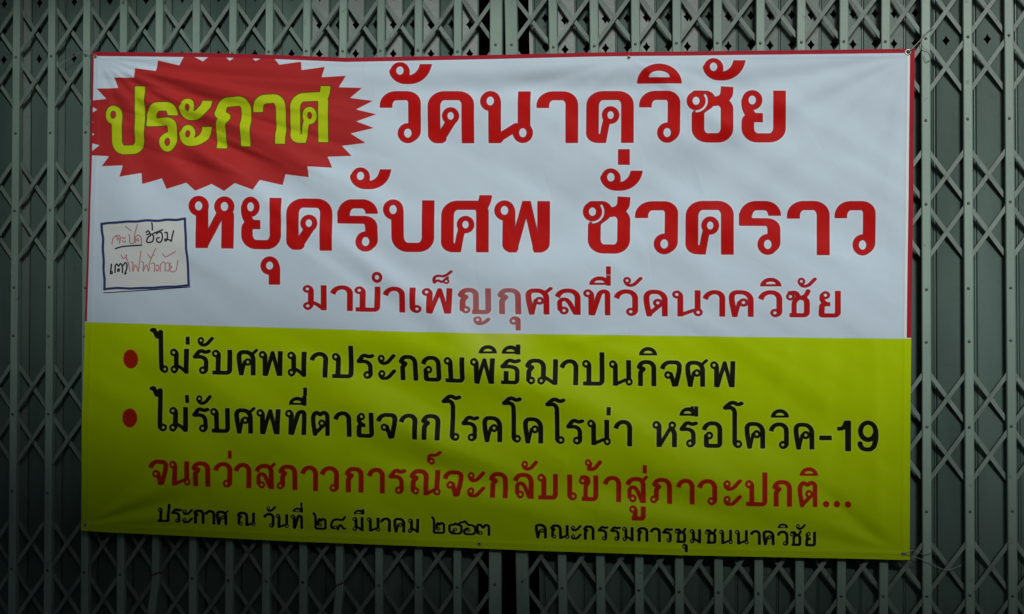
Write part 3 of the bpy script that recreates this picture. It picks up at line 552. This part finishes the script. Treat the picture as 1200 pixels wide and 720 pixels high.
def build_leaf(bars, label, side):
    root = empty('folding_gate', (bars[len(bars) // 2].x(0), 0, 0))
    tag(root, label, 'folding gate', 'leaves of the folding metal gate')
    ox = root.location.x
    n = len(bars)
    for i, b in enumerate(bars):
        V, F = channel(b)
        me = mesh('upright_bar', [(x - ox, y, z) for x, y, z in V], F, M_BAR)
        o = link('upright_bar', me, root)
        if b.w > .03: o['label'] = 'wide closing bar of the gate leaf'
        if b.bent: o['label'] = 'bent upright bar with a rusty kink near its foot'
        for k in ALLROWS:
            z = rowz(k, b.x(2.0)); z = rowz(k, b.x(z)) + rnd.uniform(-.002, .002)
            if b.bent and k in (8, 9, 10): continue
            r = link('rivet', RIV, o); r.location = (b.x(z) - ox + rnd.uniform(-.001, .001), 0, z)
        if b.bent:
            zk = wall_pt(BAR_L[LB.index(b)][1], b.bent[0]).z
            v, f = box_vf(b.x(zk) - ox - b.w / 2 - .004, b.x(zk) - ox + b.w / 2 + .006, -.0022, .004, -.0025 + zk, .0025 + zk)
            v = [(x, y, z + (x - (b.x(zk) - ox)) * .35) for x, y, z in v]
            link('rusty_crack', mesh('rusty_crack', v, f, M_RUST), o)
    for k in LAT:
        for i in range(n):
            for s in (1, -1):
                # strap through the rivet of bar i, from bar i-1 to bar i+1
                b = bars[i]; zc = rowz(k, b.x(2.0)); 
                pts = []
                if i > 0: pts.append((bars[i - 1].x(zc - s * HH), zc - s * HH))
                else: pts.append((b.x(zc), zc))
                if i < n - 1: pts.append((bars[i + 1].x(zc + s * HH), zc + s * HH))
                else: pts.append((b.x(zc), zc))
                if i % 2 == 1 and False: continue
                (x0, z0), (x1, z1) = pts
                if min(z0, z1) < .06 or max(z0, z1) > 2.95: continue
                o = link('lattice_strap', STRAP, root)
                L = math.hypot(x1 - x0, z1 - z0)
                o.location = ((x0 + x1) / 2 - ox, .0045 if s > 0 else .0165, (z0 + z1) / 2)
                o.rotation_euler = (0, -math.atan2(z1 - z0, x1 - x0), 0); o.scale = (L + .012, 1, 1)
    for i in range(n - 1):
        xl, xr = bars[i], bars[i + 1]
        zmid = 1.6
        gx0, gx1 = xl.x(zmid) + xl.w * -.05, xr.x(zmid) - xr.w * -.05
        outer = (side == 'L' and i < 9) or (side == 'R' and i >= 10)
        f0, f1 = 0, 1
        if outer:
            fo = .22 + rnd.uniform(-.03, .05); j = rnd.uniform(-.006, .006)
            prof = [(0, .032), (fo, .050 + j * .6), (fo + .05, .041), (.93, .029), (1, .044)]; stars = [.52]
        else:
            j = rnd.uniform(-.05, .05)
            prof = [(0, .044), (.5 + j, .056 + rnd.uniform(-.003, .003)), (.54 + j, .051), (1, .046)]; stars = [.25, .77]
        if side == 'L' and i == n - 2: f1 = .47
        if side == 'R' and i == 0: f0 = .38
        zr = rowz(1, gx0)
        zl = [zr + .088 * q for q in range(0, 5)]
        # sheared copy so that the sheet follows its leaning bars
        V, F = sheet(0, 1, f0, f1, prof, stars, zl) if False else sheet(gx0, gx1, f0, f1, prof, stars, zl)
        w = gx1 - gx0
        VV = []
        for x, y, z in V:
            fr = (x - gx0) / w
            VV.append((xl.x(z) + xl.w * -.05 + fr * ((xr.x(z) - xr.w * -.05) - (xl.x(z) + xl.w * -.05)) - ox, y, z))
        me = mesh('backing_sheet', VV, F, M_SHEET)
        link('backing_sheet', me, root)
        # seam strip: the rolled edge seen as a thin line
        fe = prof[1][0] if not (side == 'L' and i == n - 2) else f1
        if f0 < fe <= f1:
            ye = float(np.interp(fe, [p[0] for p in prof], [p[1] for p in prof]))
            q = []
            for z in (.05, 2.94):
                xc = xl.x(z) + xl.w * -.05 + fe * ((xr.x(z) - xr.w * -.05) - (xl.x(z) + xl.w * -.05)) - ox
                q.append((xc, z))
            Vs = []
            for xc, z in q: Vs += [(xc - .0016, ye - .006, z), (xc + .0016, ye - .006, z), (xc + .0016, ye + .001, z), (xc - .0016, ye + .001, z)]
            Fs = [(0, 1, 5, 4), (1, 2, 6, 5), (2, 3, 7, 6), (3, 0, 4, 7), (0, 3, 2, 1), (4, 5, 6, 7)]
            link('sheet_seam', mesh('sheet_seam', Vs, Fs, M_SHEET), root)
    return root
leafL = build_leaf(LB, 'left leaf of the grey green lattice gate with two bent bars below the banner', 'L')
leafR = build_leaf(RB, 'right leaf of the grey green lattice gate reaching past the banner end', 'R')
rail = tag(link('gate_track', boxes('gate_track', [(-2.71, 1.17, -.03, .075, 2.985, 3.018), (-2.71, -2.69, -.03, .0, 2.95, 2.985)], M_BAR)), 'grey steel track that carries the folding gate along the lintel', 'track')
sill = tag(link('gate_sill', boxes('gate_sill', [(-2.71, 1.17, -.03, .075, .0, .03)], M_BAR)), 'grey steel rail on the pavement under the folding gate', 'rail')
# ---------------------------------------------------------------- banner: printed vinyl
E_L = [(57,107.5),(64,107.8),(200,105),(378,99.5),(500,96),(640,95.3)]       # y -> x of the left edge
E_R = [(50,1072.3),(60,1072),(240,1070),(395,1068),(480,1067),(670,1066)]
E_T = [(90,60.6),(107,61),(180,61.8),(250,62.5),(330,64.8),(385,67),(405,68),(430,67.6),(540,65.5),(700,61.8),(850,60),(980,58.4),(1075,57.4)]
E_B = [(90,621.5),(120,623.6),(190,627),(345,634.8),(540,642),(640,646),(790,650.6),(940,653.6),(1075,656.6)]
E_Y = [(90,377.6),(170,380),(350,385),(450,388),(530,390.3),(700,392.5),(900,395.3),(1075,397.3)]
def ip(tab, v): return np.interp(v, [t[0] for t in tab], [t[1] for t in tab])
NU, NV = 970, 588
u = np.linspace(0, 1, NU)[None, :].repeat(NV, 0); vv = np.linspace(0, 1, NV)[:, None].repeat(NU, 1)
PX = 100 + u * 970; PY = 60 + vv * 590
for _ in range(5):
    xl, xr = ip(E_L, PY), ip(E_R, PY); PX = xl + (xr - xl) * u
    yt, yb = ip(E_T, PX), ip(E_B, PX); PY = yt + (yb - yt) * vv

def sample(L, X, Y):
    fx = np.clip((X - GX0) * SS, 0, NX - 1.001); fy = np.clip((Y - GY0) * SS, 0, NY - 1.001)
    i = fx.astype(int); j = fy.astype(int); a = fx - i; b = fy - j
    return L[j, i] * (1 - a) * (1 - b) + L[j, i + 1] * a * (1 - b) + L[j + 1, i] * (1 - a) * b + L[j + 1, i + 1] * a * b

# relief of the cloth in metres towards the street
H = np.zeros_like(PX)
rs = np.random.RandomState(11)
def ridge(x0, y0, x1, y1, w, amp, w2=None, skew=0.0):
    """fold along a segment; cross profile a gaussian whose two flanks may differ"""
    global H
    dx, dy = x1 - x0, y1 - y0; L = math.hypot(dx, dy); ux, uy = dx / L, dy / L
    s = ((PX - x0) * ux + (PY - y0) * uy) / L; n = -(PX - x0) * uy + (PY - y0) * ux
    ww = w + ((w2 if w2 else w) - w) * np.clip(s, 0, 1)
    ww = ww * np.where(n > 0, 1 + skew, 1 - skew)
    fall = np.where(s < 0, np.exp(-(s * L / 22.) ** 2), np.where(s > 1, np.exp(-((s - 1) * L / 60.) ** 2), 1.0))
    taper = .15 + .85 * np.sin(np.clip(s, 0, 1) * math.pi) ** .6
    H += amp * fall * taper * np.exp(-(n / ww) ** 2)
def vnoise(X, Y, seed):
    r = np.random.RandomState(seed); T = r.rand(64, 64)
    xi = np.floor(X).astype(int); yi = np.floor(Y).astype(int); fx = X - xi; fy = Y - yi
    fx = fx * fx * fx * (fx * (fx * 6 - 15) + 10); fy = fy * fy * fy * (fy * (fy * 6 - 15) + 10)
    g = lambda a, b: T[(yi + b) % 64, (xi + a) % 64]
    return (g(0, 0) * (1 - fx) * (1 - fy) + g(1, 0) * fx * (1 - fy) + g(0, 1) * (1 - fx) * fy + g(1, 1) * fx * fy) - .5
# tension folds fanning out of the corners
for ang, L, w, a in [(4, 360, 7, .0030), (9, 330, 9, -.0028), (15, 380, 8, .0042), (21, 330, 8, -.0034), (27, 400, 10, .0052), (34, 300, 9, -.0036), (40, 360, 10, .0046), (47, 260, 9, -.0030), (54, 300, 11, .0040), (66, 220, 10, -.0025), (76, 240, 12, .0028)]:
    t = math.radians(ang); ridge(112 + 18 * math.cos(t), 66 + 18 * math.sin(t), 112 + L * math.cos(t), 66 + L * math.sin(t), w * .35, a * .8, w * 2.1, .25)
for ang, L, w, a in [(175, 330, 9, .0040), (168, 300, 9, -.0034), (158, 330, 12, .0046), (149, 300, 12, -.0046), (140, 330, 14, .0044), (131, 260, 12, -.0035), (121, 300, 15, .0046), (109, 250, 13, -.0026), (99, 260, 12, .0022)]:
    t = math.radians(ang); ridge(1064 + 14 * math.cos(t), 63 + 14 * math.sin(t), 1064 + L * math.cos(t), 63 + L * math.sin(t), w * .45, a * .62, w * 2.6, .2)
for ang, L, w, a in [(-178, 150, 6, .0012), (-170, 240, 9, -.0012), (-160, 220, 10, .0014), (-148, 200, 12, -.0014)]:
    t = math.radians(ang); ridge(1058 + 10 * math.cos(t), 649 + 10 * math.sin(t), 1058 + L * math.cos(t), 649 + L * math.sin(t), w * .4, a, w * 1.8)
for ang, L, w, a in [(-4, 120, 5, .0030), (-14, 150, 7, -.0034), (-26, 150, 8, .0030), (-42, 150, 9, -.0024)]:
    t = math.radians(ang); ridge(100 + 10 * math.cos(t), 614 + 10 * math.sin(t), 100 + L * math.cos(t), 614 + L * math.sin(t), w * .4, a, w * 1.8)
for ang, L, w, a in [(165, 190, 8, -.0024), (140, 150, 8, .002), (35, 170, 8, .0024), (14, 200, 9, -.0022)]:
    t = math.radians(ang); ridge(737 + 8 * math.cos(t), 68 + 8 * math.sin(t), 737 + L * math.cos(t), 68 + L * math.sin(t), w * .4, a, w * 1.8)
for x0, y0, x1, y1, w, a in [(122,84,425,104,7,.0034),(118,92,430,150,8,-.0036),(116,104,415,182,8,.0044),(120,122,380,212,8,-.0040),(124,140,330,214,9,.0042),(150,168,300,216,8,-.0030),
                             (200,92,410,126,6,.0026),(230,120,420,176,7,-.0030),(240,150,372,214,7,.0034),(160,100,300,152,6,.0026),(180,140,330,205,6,.0028)]:
    ridge(x0, y0, x1, y1, w * .6, a * .8, w * 1.1, .3)
# slack roll under the top hem
ridge(425, 80, 850, 74, 13, .0062, 13, .2); ridge(440, 106, 800, 101, 13, -.0044, 13, -.2)
# long slanting folds across the middle and the yellow field
for x0, y0, x1, y1, w, a in [(230,175,420,330,17,.0040),(270,215,520,395,15,-.0045),(330,235,560,405,16,.0042),(395,260,600,420,16,-.0034),(560,330,760,300,26,.0035),
                             (600,290,820,215,24,-.0038),(640,210,900,120,26,.0034),(700,330,960,170,30,.0030),
                             (330,390,560,500,17,-.0050),(430,385,680,480,19,.0052),(360,455,640,575,18,.0050),(410,525,700,600,17,-.0066),(470,570,860,622,18,.0046),
                             (200,420,420,560,20,.0034),(130,400,330,600,22,-.0034),(660,560,900,610,18,-.0046),(720,500,1010,590,24,.0030),(640,395,860,450,14,.0026),(930,395,900,520,10,.0018),(985,400,975,600,12,-.0020),(1025,400,1030,640,10,.0022),
                             (500,392,790,520,24,.0056),(560,500,960,600,30,.0040),(250,150,640,330,22,.0030),(480,140,700,250,22,-.0026),(780,230,1040,330,26,.0030),(820,120,1040,200,20,-.0022),(660,402,735,388,6,.0016),(945,560,1040,640,9,-.0020)]:
    ridge(x0, y0, x1, y1, w, a * 1.25, w * 1.15, .2 * (1 if a > 0 else -1))
# a little unevenness everywhere, slanting with the folds, and where it sits on the bars behind
cs, sn = math.cos(math.radians(32)), math.sin(math.radians(32))
A1, B1 = PX * cs + PY * sn, -PX * sn + PY * cs
H += .0056 * vnoise(A1 / 170, B1 / 42, 1) + .0016 * vnoise(A1 / 70, B1 / 19, 2) + .0006 * vnoise(PX / 23, PY / 23, 3) + .00022 * vnoise(PX / 8, PY / 8, 4)
edge = np.minimum(np.minimum(PX - ip(E_L, PY), ip(E_R, PY) - PX), np.minimum(PY - ip(E_T, PX), ip(E_B, PX) - PY))
H *= 1.75
H *= .35 + .65 * np.clip(edge / 30, 0, 1)
H += .0012 * np.exp(-((edge - 7.5) / 2.2) ** 2)             # welded hem
H += .004 * np.exp(-((ip(E_B, PX) - PY) / 9) ** 2) * (.6 + .8 * vnoise(PX / 60, PY * 0, 6))
Y_BAN = -.020
Yc = np.minimum(Y_BAN - H, -.0045)
# positions
dx = (PX - 600) / FPX; dz = (PY - 360) / FPX
D = [FW[k] + RI[k] * dx - UP[k] * dz for k in range(3)]
tt = (Y_BAN - CAM.y) / D[1]
VX = CAM.x + D[0] * tt; VZ = CAM.z + D[2] * tt
co = np.stack([VX, Yc, VZ], -1).reshape(-1, 3).astype(np.float32)

def grid_mesh(name, co, nu, nv, mat):
    me = bpy.data.meshes.new(name); nF = (nu - 1) * (nv - 1)
    me.vertices.add(nu * nv); me.vertices.foreach_set('co', co.reshape(-1))
    jj, ii = np.meshgrid(np.arange(nv - 1), np.arange(nu - 1), indexing='ij')
    a = (jj * nu + ii).reshape(-1)
    q = np.stack([a, a + nu, a + nu + 1, a + 1], -1).astype(np.int32)
    me.loops.add(nF * 4); me.loops.foreach_set('vertex_index', q.reshape(-1))
    me.polygons.add(nF); me.polygons.foreach_set('loop_start', (np.arange(nF) * 4).astype(np.int32))
    me.update(calc_edges=True); me.polygons.foreach_set('use_smooth', np.ones(nF, bool)); me.materials.append(mat); me.update()
    return me
def attr(me, name, arr):
    at = me.attributes.new(name, 'FLOAT', 'POINT'); at.data.foreach_set('value', np.ascontiguousarray(arr, np.float32).reshape(-1))

def print_mat(name, base, layers, rough=.5):
    """ink layers from bottom to top: (attribute, threshold, colour, softness)"""
    m, nt, b = newmat(name)
    def A_(n): a = N(nt, 'ShaderNodeAttribute'); a.attribute_name = n; return a.outputs['Fac']
    cur = base
    for (an, th, col, soft) in layers:
        mr = N(nt, 'ShaderNodeMapRange'); mr.inputs['From Min'].default_value = th + soft; mr.inputs['From Max'].default_value = th - soft
        nt.links.new(A_(an), mr.inputs['Value'])
        mx = N(nt, 'ShaderNodeMixRGB'); nt.links.new(mr.outputs[0], mx.inputs[0])
        if isinstance(cur, tuple): mx.inputs[1].default_value = (*cur, 1)
        else: nt.links.new(cur, mx.inputs[1])
        if isinstance(col, tuple) and isinstance(col[0], tuple):          # worn ink: two colours mixed by the wear map
            w = N(nt, 'ShaderNodeMixRGB'); nt.links.new(A_('wear'), w.inputs[0]); w.inputs[1].default_value = (*col[0], 1); w.inputs[2].default_value = (*col[1], 1)
            nt.links.new(w.outputs[0], mx.inputs[2])
        else: mx.inputs[2].default_value = (*col, 1)
        cur = mx.outputs[0]
    # ink mottling and dust
    geo = N(nt, 'ShaderNodeNewGeometry'); nz = N(nt, 'ShaderNodeTexNoise'); nz.inputs['Scale'].default_value = 5; nz.inputs['Detail'].default_value = 8; nz.inputs['Roughness'].default_value = .62
    nt.links.new(geo.outputs['Position'], nz.inputs['Vector'])
    cr = N(nt, 'ShaderNodeMapRange'); cr.inputs['From Min'].default_value = .3; cr.inputs['From Max'].default_value = .75; cr.inputs['To Min'].default_value = 1.0; cr.inputs['To Max'].default_value = .93
    nt.links.new(nz.outputs['Fac'], cr.inputs['Value'])
    mu = N(nt, 'ShaderNodeMixRGB', blend_type='MULTIPLY'); mu.inputs[0].default_value = 1
    nt.links.new(cur, mu.inputs[1]); nt.links.new(cr.outputs[0], mu.inputs[2]); nt.links.new(mu.outputs[0], b.inputs['Base Color'])
    b.inputs['Roughness'].default_value = rough; b.inputs['Specular IOR Level'].default_value = .05
    # woven scrim under the vinyl
    wv = N(nt, 'ShaderNodeTexNoise'); wv.inputs['Scale'].default_value = 350; wv.inputs['Detail'].default_value = 2
    nt.links.new(geo.outputs['Position'], wv.inputs['Vector'])
    bp = N(nt, 'ShaderNodeBump'); bp.inputs['Strength'].default_value = .12; bp.inputs['Distance'].default_value = .0008
    nt.links.new(wv.outputs['Fac'], bp.inputs['Height']); nt.links.new(bp.outputs[0], b.inputs['Normal'])
    return m
WHITE = (.59, .74, .86)
RED = (.50, .008, .007); REDST = (.43, .030, .030)
YEL = (.45, .655, .0)
M_BANNER = print_mat('banner_vinyl', WHITE, [
    ('star', .9, (.66, .74, .84), .5), ('star', 0, REDST, .5),
    ('yletter', 1.1, (.10, .06, .01), .5), ('yletter', 0, (.46, .60, .012), .5),
    ('redw', 1.5, (.72, .77, .84), .6), ('redw', 0, ((.30, .022, .05), (.42, .17, .18)), .5), ('redw', -1.15, (RED, (.42, .15, .16)), .6),
    ('yellow', 0, (YEL, (.53, .66, .06)), .5),
    ('redy', .8, (.52, .60, .02), .5), ('redy', 0, (.42, .022, .006), .5),
    ('black', .9, (.54, .70, .08), .6), ('black', 0, (.009, .012, .004), .5),
    ('edgew', 0, (.82, .87, .84), .5), ('edgered', 0, (.36, .018, .035), .5)], .5)
ban = empty('banner', wall_pt(590, 650, Y_BAN))
tag(ban, 'large white and yellow vinyl banner with red and black Thai lettering on the gate', 'banner')
bo = ban.location
me = grid_mesh('printed_sheet', co - np.array(bo, np.float32), NU, NV, M_BANNER)
attr(me, 'star', sample(L_star, PX, PY)); attr(me, 'yletter', sample(L_ylw, PX, PY)); attr(me, 'redw', sample(L_redw, PX, PY))
attr(me, 'redy', sample(L_redy, PX, PY)); attr(me, 'black', sample(L_blk, PX, PY))
ywave = .5 * vnoise(PX / 40, PY * 0, 9)
attr(me, 'yellow', np.clip(ip(E_Y, PX) + ywave - PY, -9, 9))
wear = np.exp(-((PX - 578) / 40.) ** 4) * np.clip(.55 + 1.4 * vnoise(PX / 26, PY / 40, 12) + .45, 0, 1) * np.clip((PY - 325) / 12, 0, 1) * np.clip((440 - PY) / 50, 0, 1)
attr(me, 'wear', np.clip(wear, 0, 1))
eT = PY - ip(E_T, PX); eL = PX - ip(E_L, PX * 0 + PY); eR = ip(E_R, PY) - PX
above = (ip(E_Y, PX) - 1 - PY)
er = np.minimum(eT - 5.0, np.minimum(np.maximum(eL - 2.4, -above), np.maximum(eR - 5.6, -above)))
attr(me, 'edgew', np.clip(np.maximum(np.abs(eR - 6.9) - 1.5, np.maximum(-above, 4.5 - eT)), -9, 9)); attr(me, 'edgered', np.clip(er, -9, 9))
link('printed_sheet', me, ban)

def eyelet_mesh():
    V, F = [], []; n = 20
    for k in range(n):
        a = 2 * math.pi * k / n
        for r, y in ((.0098, .0), (.0085, -.0022), (.0062, -.0026), (.0048, -.0008), (.0046, .002)): V.append((r * math.cos(a), y, r * math.sin(a)))
    for k in range(n):
        for q in range(4): a = k * 5 + q; b2 = ((k + 1) % n) * 5 + q; F.append((a, a + 1, b2 + 1, b2))
    return mesh('eyelet', V, F, M_BRASS, True)
EY = eyelet_mesh()
vh = [(.0052 * math.cos(k * math.pi / 6), 0, .0052 * math.sin(k * math.pi / 6)) for k in range(12)]
HOLE = mesh('eyelet_hole', vh, [tuple(range(12))], M_DARK)
def depth_at(px, py):
    k = np.argmin((PX - px) ** 2 + (PY - py) ** 2); return float(Yc.reshape(-1)[k])
EYP = [(112, 66.5), (737, 68), (1064, 61.5), (100.5, 615), (562, 637.5), (1058.5, 649)]
for px, py in EYP:
    p = wall_pt(px, py, Y_BAN); y = depth_at(px, py) - .0012
    o = link('eyelet', EY, ban); o.location = Vector((p.x, y, p.z)) - bo
    if px != 1064: o.scale = (.62, .8, .62)
    h = link('eyelet_hole', HOLE, o); h.location = (0, -.0006, 0)

# ---------------------------------------------------------------- handwritten note
NQ = [(117.2, 260.4), (219.0, 253.6), (223.0, 336.0), (121.2, 343.0)]
nu, nv = 330, 262
uu = np.linspace(0, 1, nu)[None, :].repeat(nv, 0); v2 = np.linspace(0, 1, nv)[:, None].repeat(nu, 1)
nX = (1 - uu) * (1 - v2) * NQ[0][0] + uu * (1 - v2) * NQ[1][0] + uu * v2 * NQ[2][0] + (1 - uu) * v2 * NQ[3][0]
nY = (1 - uu) * (1 - v2) * NQ[0][1] + uu * (1 - v2) * NQ[1][1] + uu * v2 * NQ[2][1] + (1 - uu) * v2 * NQ[3][1]
def hand(lines, w):
    L = np.full(nX.shape, 9.0)
    for pts in lines:
        q = [(110 + a / 7.2, 250 + b / 7.2) for a, b in [tuple(p) for p in smooth2(pts)]]
        x0 = min(p[0] for p in q) - 4; x1 = max(p[0] for p in q) + 4; y0 = min(p[1] for p in q) - 4; y1 = max(p[1] for p in q) + 4
        mk = (nX > x0) & (nX < x1) & (nY > y0) & (nY < y1)
        X_, Y_ = nX[mk], nY[mk]
        L[mk] = np.minimum(L[mk], stroke_sdf(X_, Y_, q, w, w, False, False))
    return L
def smooth2(pts): return [(p.x, p.y) for p in smooth_pts([(a, b, 0) for a, b in pts], 4)]
blue = hand([[(66,92),(130,84),(200,80),(290,72),(370,72),(450,62),(540,66),(620,56),(700,58),(772,46)], [(772,46),(774,120),(780,210),(782,300),(790,380),(794,470),(796,540),(800,610)],
             [(800,608),(700,620),(600,622),(500,630),(400,632),(300,636),(190,632),(88,642)], [(88,644),(88,560),(80,480),(82,400),(76,300),(80,220),(70,150),(68,92)]], 2.9)
red = hand([[(152,262),(160,215),(190,188)], [(186,200),(212,188),(224,212),(212,256)], [(214,214),(200,206),(196,222),(210,226)], [(238,204),(250,214),(266,206)], [(240,232),(252,244),(268,236)],
            [(296,182),(304,196),(304,250),(338,248),(348,180),(374,96)], [(270,112),(296,134),(316,150)], [(352,250),(352,206),(380,186),(400,206),(402,256)], [(372,214),(362,226),(374,236),(382,222)],
            [(228,352),(250,384),(276,356)], [(270,372),(288,420),(302,490)], [(268,350),(272,372)], [(314,412),(326,420),(326,492),(348,436),(372,490),(380,430),(396,318)], [(400,410),(416,420),(414,490),(440,434),(462,490),(470,410),(522,298)],
            [(452,346),(466,366),(478,376),(500,352)], [(484,424),(504,420),(512,450),(508,494)], [(520,446),(540,440),(546,474),(530,488),(524,470)], [(560,492),(560,440),(584,412),(600,430),(600,492)],
            [(608,424),(628,420),(636,450),(628,488),(612,482)], [(580,340),(592,362),(612,366),(690,324)], [(646,420),(640,446),(656,456),(642,470),(646,492),(690,486),(706,398)]], 1.25)
blk = hand([[(180,300),(230,284),(300,276),(402,270)], [(446,164),(462,150),(476,170),(452,184)], [(474,166),(484,186),(456,210),(450,246),(496,240),(508,196),(500,176),(584,142)], [(494,84),(498,110),(498,142)],
            [(532,176),(556,160),(580,176),(578,226),(560,246),(536,240),(534,214),(554,208)], [(604,166),(622,166),(622,220),(606,236),(604,220),(640,226),(656,236),(664,200),(676,150)],
            [(146,432),(142,470),(138,508),(152,506),(150,492)], [(176,500),(178,446),(192,430),(206,446),(222,426),(236,446),(238,500)], [(204,470),(196,484),(208,490),(212,474)], [(246,440),(262,418),(276,434),(274,470),(258,512),(268,506)]], 1.8)
Hn = .0016 * vnoise(nX / 30, nY / 30, 21) + .0005 * vnoise(nX / 9, nY / 9, 22)
cur = np.clip(1 - np.minimum(np.minimum(uu, 1 - uu) * 100, np.minimum(v2, 1 - v2) * 80) / 12, 0, 1)
yb_ = np.array([[depth_at(nX[j, i], nY[j, i]) for i in range(0, nu, 33)] for j in range(0, nv, 29)])
ybf = np.empty_like(nX)
ri_ = np.linspace(0, yb_.shape[0] - 1.001, nv); ci_ = np.linspace(0, yb_.shape[1] - 1.001, nu)
r0 = ri_.astype(int); c0 = ci_.astype(int); fr_ = (ri_ - r0)[:, None]; fc_ = (ci_ - c0)[None, :]
ybf = yb_[np.ix_(r0, c0)] * (1 - fr_) * (1 - fc_) + yb_[np.ix_(r0 + 1, c0)] * fr_ * (1 - fc_) + yb_[np.ix_(r0, c0 + 1)] * (1 - fr_) * fc_ + yb_[np.ix_(r0 + 1, c0 + 1)] * fr_ * fc_
nyd = ybf - .0042 - Hn - .0022 * cur * (.5 + vnoise(nX / 25, nY / 25, 5))
ddx = (nX - 600) / FPX; ddz = (nY - 360) / FPX
DD = [FW[k] + RI[k] * ddx - UP[k] * ddz for k in range(3)]; tn = (Y_BAN - .004 - CAM.y) / DD[1]
nco = np.stack([CAM.x + DD[0] * tn, nyd, CAM.z + DD[2] * tn], -1).reshape(-1, 3).astype(np.float32)
M_NOTE = print_mat('note_paper', (.68, .745, .74), [('red', 0, (.50, .20, .22), .35), ('black', 0, (.035, .035, .05), .3), ('blue', 0, (.03, .052, .17), .4)], .8)
nc = Vector([float(c) for c in nco.mean(0)])
note = mesh_note = grid_mesh('paper_note', nco - np.array(nc, np.float32), nu, nv, M_NOTE)
attr(note, 'red', red); attr(note, 'blue', blue); attr(note, 'black', blk); attr(note, 'wear', red * 0)
no = link('paper_note', note); no.location = nc
tag(no, 'small white handwritten paper note with blue pen border stuck on the banner', 'note')

# ---------------------------------------------------------------- ties
def tie(pts, r, label):
    P3 = [Vector(wall_pt(px, py, y)) for px, py, y in pts]
    me = tube('tie_wire', smooth_pts(P3, 5), r, M_WIRE)
    o = link('tie_wire', me); tag(o, label, 'wire', 'wires tying the banner to the gate'); return o
tie([(1064,61.5,-.030),(1070,56,-.034),(1077,49,-.020),(1083,42,-.006),(1090,35,-.006),(1094,33,.004)], .0015, 'wire running from the top right eyelet of the banner up to a gate bar')
tie([(1083,40,-.006),(1079,47,-.008),(1082,56,-.010),(1089,60,-.008),(1091,68,-.006),(1086,72,-.008),(1083,64,-.01)], .0010, 'loose curl of wire hanging on the gate bar right of the banner top')
tie([(112,66.5,-.026),(104,61,-.020),(95,61,-.012),(84,68,.001),(74,73,.001),(68,78,.006)], .0010, 'thin wire running left from the top left eyelet of the banner')
tie([(1058.5,649,-.026),(1068,651,-.028),(1078,655,-.012),(1090,660,-.008),(1101,666,-.006),(1112,668,-.004),(1126,663,-.006)], .0010, 'wire trailing right from the lower right eyelet across two gate bars')
tie([(1060,650,-.028),(1070,645,-.022),(1082,650,-.010),(1092,648,-.006)], .0009, 'short wire end just above the trailing wire at the lower right corner')
